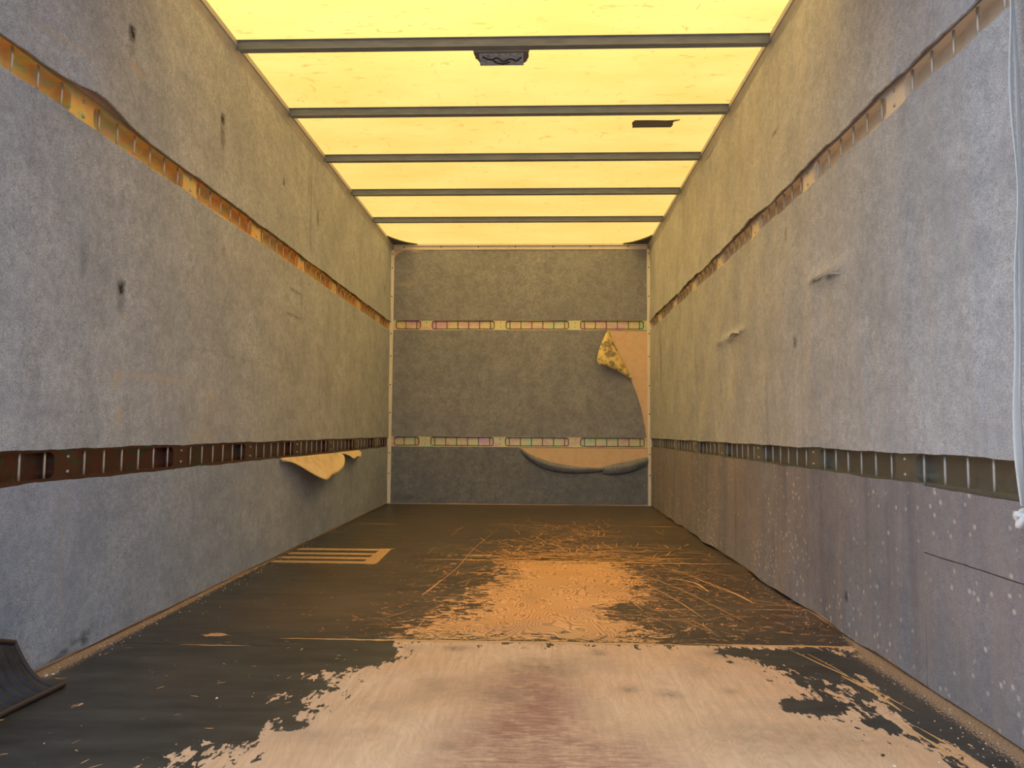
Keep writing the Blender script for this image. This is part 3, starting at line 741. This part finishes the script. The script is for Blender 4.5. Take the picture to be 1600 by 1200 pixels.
mesh_obj('wire', *tube_vf(bez(wp, 30), .0030, 6), M_WIRE, lamp, smooth=True)
wp = [(-.04,-3.515,2.379),(-.02,-3.500,2.373),(.01,-3.494,2.372),(.04,-3.505,2.375)]
mesh_obj('wire', *tube_vf(bez(wp, 24), .0030, 6), M_WIRE, lamp, smooth=True)
tp = [(.702,-2.700),(.714,-2.733),(.80,-2.733),(.90,-2.727),(.968,-2.738),(.966,-2.728),(.938,-2.712),(.934,-2.690),(.940,-2.670),(.934,-2.634),(.712,-2.632),(.711,-2.668),(.704,-2.678),(.707,-2.690)]
tag(mesh_obj('tape_patch', *prism_vf(tp, 2, 2.4275, 2.4292), M_TAPE), 'dark grey tape patch with torn ends stuck to the yellow roof', 'tape')

# ------------------------------------------------------------------ floor details
def ribbon(path, w0, seed, z=.0008, jag=.35):
    r = random.Random(seed); P = [Vector((p[0], p[1])) for p in path]; V, F = [], []
    n = len(P)
    for i, p in enumerate(P):
        t = (P[min(i+1, n-1)]-P[max(i-1, 0)]); t = t.normalized() if t.length > 0 else Vector((1, 0))
        nn = Vector((-t.y, t.x)); tp_ = math.sin(math.pi*(i+.35)/(n-.3)) ** .6
        wa = w0*tp_*(1+r.uniform(-jag, jag)); wb = w0*tp_*(1+r.uniform(-jag, jag))
        V += [(p.x+nn.x*wa/2, p.y+nn.y*wa/2, z), (p.x-nn.x*wb/2, p.y-nn.y*wb/2, z)]
    for i in range(n-1): F.append((2*i, 2*i+1, 2*i+3, 2*i+2))
    return V, F
parts = []; R_ = random.Random(3)
def scr(x, y, ang, ln, w0, curve=0.0):
    n = max(4, int(ln/.025)); path = []; a = ang
    for i in range(n):
        path.append((x, y)); x += math.cos(a)*ln/n; y += math.sin(a)*ln/n; a += .35*curve/n+R_.uniform(-.16, .16)
        if R_.random() < .10: a += R_.uniform(-.8, .8)
        if abs(x) > 1.19 or y > -.06 or y < -5.4: break
    if len(path) > 3: parts.append(ribbon(path, w0, R_.random()))
for i in range(330):                                   # busy zone beyond the bare wood
    t_ = R_.random()
    y = -2.88+1.75*t_**1.7; x = R_.gauss(.32+.10*t_, .25+.08*t_)
    ang = R_.choice([R_.gauss(1.57, .55), R_.gauss(1.57, .55), R_.gauss(0, .12), R_.uniform(.2, 2.9)])
    scr(x, y, ang, R_.uniform(.05, .42)*(1.1-.5*t_), R_.uniform(.0025, .0085)*(1-.3*t_), R_.uniform(-1.2, 1.2))
for i in range(60):                                    # rubbed streaks along the joint
    scr(R_.gauss(.3, .28), -2.88+abs(R_.gauss(0, .16)), R_.gauss(0, .05), R_.uniform(.08, .35), R_.uniform(.006, .022))
for i in range(150):                                   # paint to the strap-wall side of the bare wood
    x = R_.uniform(.52, 1.15); y = R_.uniform(-4.3, -2.4)
    scr(x, y, R_.choice([R_.uniform(1.2, 2.4), R_.uniform(1.7, 2.3), R_.uniform(-.2, .2)]), R_.uniform(.03, .26), R_.uniform(.0015, .0045), R_.uniform(-1.2, 1.2))
for i in range(70):
    x = R_.uniform(-.45, .1); y = R_.uniform(-4.3, -2.2)
    scr(x, y, R_.uniform(.6, 1.6), R_.uniform(.03, .22), R_.uniform(.0015, .004), R_.uniform(-1, 1))
for i in range(700):                                   # short nicks everywhere on the paint
    x = R_.uniform(-1.15, 1.15); y = R_.uniform(-5.35, -.3)
    if wearf[min(ny-1, int((y+LEN)/LEN*ny)), min(nx-1, int((x+HW)/(2*HW)*nx))] > .45: continue
    scr(x, y, R_.gauss(.5, .8), R_.uniform(.008, .035), R_.uniform(.0015, .0045))
for path, w0 in [([(-.30,-3.72),(-.26,-3.45),(-.22,-3.1),(-.20,-2.7),(-.17,-2.3),(-.10,-1.75)], .0035), ([(-.30,-3.74),(-.28,-3.6),(-.26,-3.42)], .009),
                 ([(.96,-4.42),(1.00,-4.55),(1.05,-4.72),(1.09,-4.92)], .006), ([(1.02,-4.66),(1.05,-4.78),(1.06,-4.92)], .012), ([(1.00,-4.46),(1.03,-4.60),(1.04,-4.70)], .004),
                 ([(1.02,-5.0),(1.04,-5.12),(1.07,-5.3)], .010), ([(1.05,-5.02),(1.07,-5.12),(1.10,-5.3)], .006),
                 ([(.62,-3.35),(.72,-3.7),(.78,-4.05)], .0045), ([(.66,-3.2),(.80,-3.6),(.92,-4.1)], .004),
                 ([(.80,-3.05),(.95,-3.35)], .007), ([(.92,-3.35),(1.0,-3.62),(1.03,-3.8)], .011), ([(.90,-3.3),(.97,-3.5)], .012), ([(.78,-3.3),(.88,-3.42),(.90,-3.6)], .012)]:
    parts.append(ribbon(bez([(*p, 0) for p in path], 24), w0, R_.random()))
# bare edges along the board joints
def seam(x0, x1, y, w0, tilt=0.0):
    n = int((x1-x0)/.02)
    parts.append(ribbon([(x0+(x1-x0)*i/n, y+tilt*i/n+R_.uniform(-.002, .002)) for i in range(n+1)], w0, R_.random(), .0006, .55))
seam(-.66, .80, -4.384, .022); seam(.55, 1.19, -4.380, .020); seam(-.42, .2, -2.895, .020); seam(.0, .75, -2.915, .034); seam(.6, 1.18, -2.925, .018)
seam(-.25, .45, -1.44, .016); seam(.05, 1.16, -1.437, .014); seam(.95, 1.18, -1.45, .02); seam(-.95, -.72, -4.47, .008); seam(-1.15, -.8, -1.46, .012)
scm = mesh_obj('scratches', *join_vf(parts), M_SCR, floor); scm['kind'] = 'stuff'
gaps = []
for (x0, x1, y) in [(-.60,1.19,-4.372),(-.45,1.19,-2.902),(-.3,1.19,-1.443),(-1.19,-.60,-3.765),(-1.19,-.60,-4.465),(-1.19,-.3,-2.25)]:
    n = 40; gaps.append(ribbon([(x0+(x1-x0)*i/n, y+R_.uniform(-.0006, .0006)) for i in range(n+1)], .0035, R_.random(), .0010, .5))
mesh_obj('board_gap', *join_vf(gaps), M_GAP, floor)

# tan comb-shaped marking
tm = empty('floor_marking', (-.92, -2.80, 0)); tag(tm, 'tan comb shaped marking stuck on the dark floor near the felt wall', 'floor marking')
for y in (-2.612, -2.757, -2.889, -3.012):
    n = 24; v, f = [], []
    for i in range(n+1):
        x = -1.185+.48*i/n
        v += [(x, y-.030+R_.uniform(-.002, .002), .0016), (x, y+.030+R_.uniform(-.002, .002), .0016), (x, y-.030, .0002), (x, y+.030, .0002)]
    for i in range(n): f += [(4*i, 4*i+4, 4*i+5, 4*i+1), (4*i+2, 4*i+6, 4*i+4, 4*i), (4*i+1, 4*i+5, 4*i+7, 4*i+3)]
    mesh_obj('strip', v, f, M_TANTAPE, tm)
mesh_obj('strip', *prism_vf([(-.715,-2.575),(-.640,-2.570),(-.655,-2.60),(-.640,-3.035),(-.655,-3.06),(-.715,-3.045)], 2, .0002, .0022), M_TANTAPE, tm)

# crumbs and chips
ps = []
def crumb(x, y, r):
    a = R_.uniform(0, 6); v = []
    for hgt, q in ((0.0, 1), (r*.7, .6)):
        for j in range(5): v.append((x+r*q*math.cos(a+j*1.257)*R_.uniform(.7, 1.2), y+r*q*math.sin(a+j*1.257)*R_.uniform(.7, 1.2), .0005+hgt))
    f = [(5,6,7,8,9)]+[(j, (j+1) % 5, 5+(j+1) % 5, 5+j) for j in range(5)]
    ps.append((v, f))
for i in range(260):
    y = R_.uniform(-4.76, -1.5)
    crumb(-HW+.015+abs(R_.gauss(0, .045)), y, R_.uniform(.001, .003))
for i in range(160):
    crumb(HW-.03-abs(R_.gauss(0, .05)), R_.uniform(-5.3, -3.2), R_.uniform(.0008, .0025))
for i in range(120): crumb(R_.uniform(-.98, 1.1), R_.uniform(-5.3, -2.5), R_.uniform(.0008, .002))
for x, y, r in [(-1.165,-4.78,.007),(-1.155,-4.765,.005),(-.63,-4.92,.004),(.9,-5.22,.004),(1.0,-5.2,.003)]: crumb(x, y, r)
tag(mesh_obj('crumbs', *join_vf(ps), M_CRUMB), 'pale wood crumbs scattered along the floor edges', 'debris', None, 'stuff')

# ------------------------------------------------------------------ hanging strap
st = empty('pull_strap', (1.15, -5.25, .48)); tag(st, 'white webbing strap knotted at its lower end, hanging by the wall', 'strap')
def webbing(path, width, twist, th=.0022):
    P = bez(path, 60); rows_a, V, F = [], [], []
    n = len(P); Wd = np.interp(np.linspace(0, 1, n), np.linspace(0, 1, len(width)), width); Tw = np.interp(np.linspace(0, 1, n), np.linspace(0, 1, len(twist)), twist)
    for i, p in enumerate(P):
        a = Tw[i]; d = Vector((math.cos(a), math.sin(a), 0)); nn = Vector((-math.sin(a), math.cos(a), 0)); p = Vector(p)
        for s_, q in ((-.5, 1), (-.25, 1.25), (.25, 1.25), (.5, 1), (.5, -1), (.25, -1.25), (-.25, -1.25), (-.5, -1)):
            V.append(tuple(p+d*Wd[i]*s_+nn*th*q*.5))
    for i in range(n-1):
        for j in range(8): F.append((8*i+j, 8*i+(j+1) % 8, 8*(i+1)+(j+1) % 8, 8*(i+1)+j))
    F.append(tuple(range(7, -1, -1))); F.append(tuple(8*(n-1)+j for j in range(8)))
    return V, F
v, f = webbing([(1.150,-5.255,2.33),(1.160,-5.252,2.0),(1.171,-5.25,1.62),(1.165,-5.25,1.45),(1.164,-5.25,1.34),(1.170,-5.25,1.18),(1.160,-5.25,1.02),(1.158,-5.25,.86),(1.151,-5.25,.72),(1.152,-5.25,.62),(1.157,-5.25,.53)],
               [.020,.020,.016,.018,.020,.022,.022], [.2,.7,.9,.6,.9,.9,.5,.3,.2,.6])
mesh_obj('webbing', v, f, M_STRAP, st, smooth=True)
v, f = webbing([(1.165,-5.235,2.33),(1.165,-5.235,2.0),(1.183,-5.236,1.60),(1.186,-5.236,1.40),(1.182,-5.240,1.22),(1.176,-5.242,1.05),(1.168,-5.243,.86),(1.160,-5.243,.70),(1.160,-5.245,.53)],
               [.020,.018,.018,.020,.020,.016], [.9,.8,.6,.5,.9,.6])
mesh_obj('webbing', v, f, M_STRAP, st, smooth=True)
kn = []
for i in range(70):
    a = i/69*2*math.pi*2.0
    kn.append((1.157+.012*math.cos(a)*(1+.3*math.cos(1.5*a)), -5.25+.010*math.sin(a), .506+.012*math.sin(1.5*a)+.004*math.cos(a)))
mesh_obj('knot', *tube_vf(kn, .0062, 8), M_STRAP, st, smooth=True)
v, f = webbing([(1.158,-5.256,.505),(1.168,-5.260,.485),(1.172,-5.258,.455),(1.168,-5.258,.42)], [.012,.016,.018,.018], [.4,.6,.9,1.1])
mesh_obj('tail', v, f, M_STRAP, st, smooth=True)

# ------------------------------------------------------------------ black cover in the corner
cv = empty('folded_cover', (-1.13, -5.1, 0)); tag(cv, 'black ribbed cover lying against the wall foot, its corner on the floor', 'cover')
rows = []; nu, nv = 110, 20
def cover_pt(u, v):
    x = -1.066-.012*min(1, u*3)-(.116)*v
    y = -4.858-u*.56-.028*v*(1-u)
    z = .004+.116*v**2.6*(1+1.6*u)
    rib = .0038*math.sin((u*.56)*210+v*2.2)*math.sin(math.pi*min(1, v*1.05))**.6*min(1, u*14)
    return (x+rib*.8, y, z+rib)
for j in range(nv): rows.append([cover_pt((i/(nu-1))**1.25, j/(nv-1)) for i in range(nu)])
patch('cloth', rows, M_COVER, cv, -.004)
mesh_obj('hem', *tube_vf([(p[0]+.002, p[1], max(p[2], .008)) for p in rows[0]], .0075, 8), M_HEM, cv, smooth=True)
mesh_obj('hem', *tube_vf([r_[0] for r_ in rows], .0065, 8), M_HEM, cv, smooth=True)
mesh_obj('hem', *tube_vf(rows[-1], .007, 8), M_HEM, cv, smooth=True)
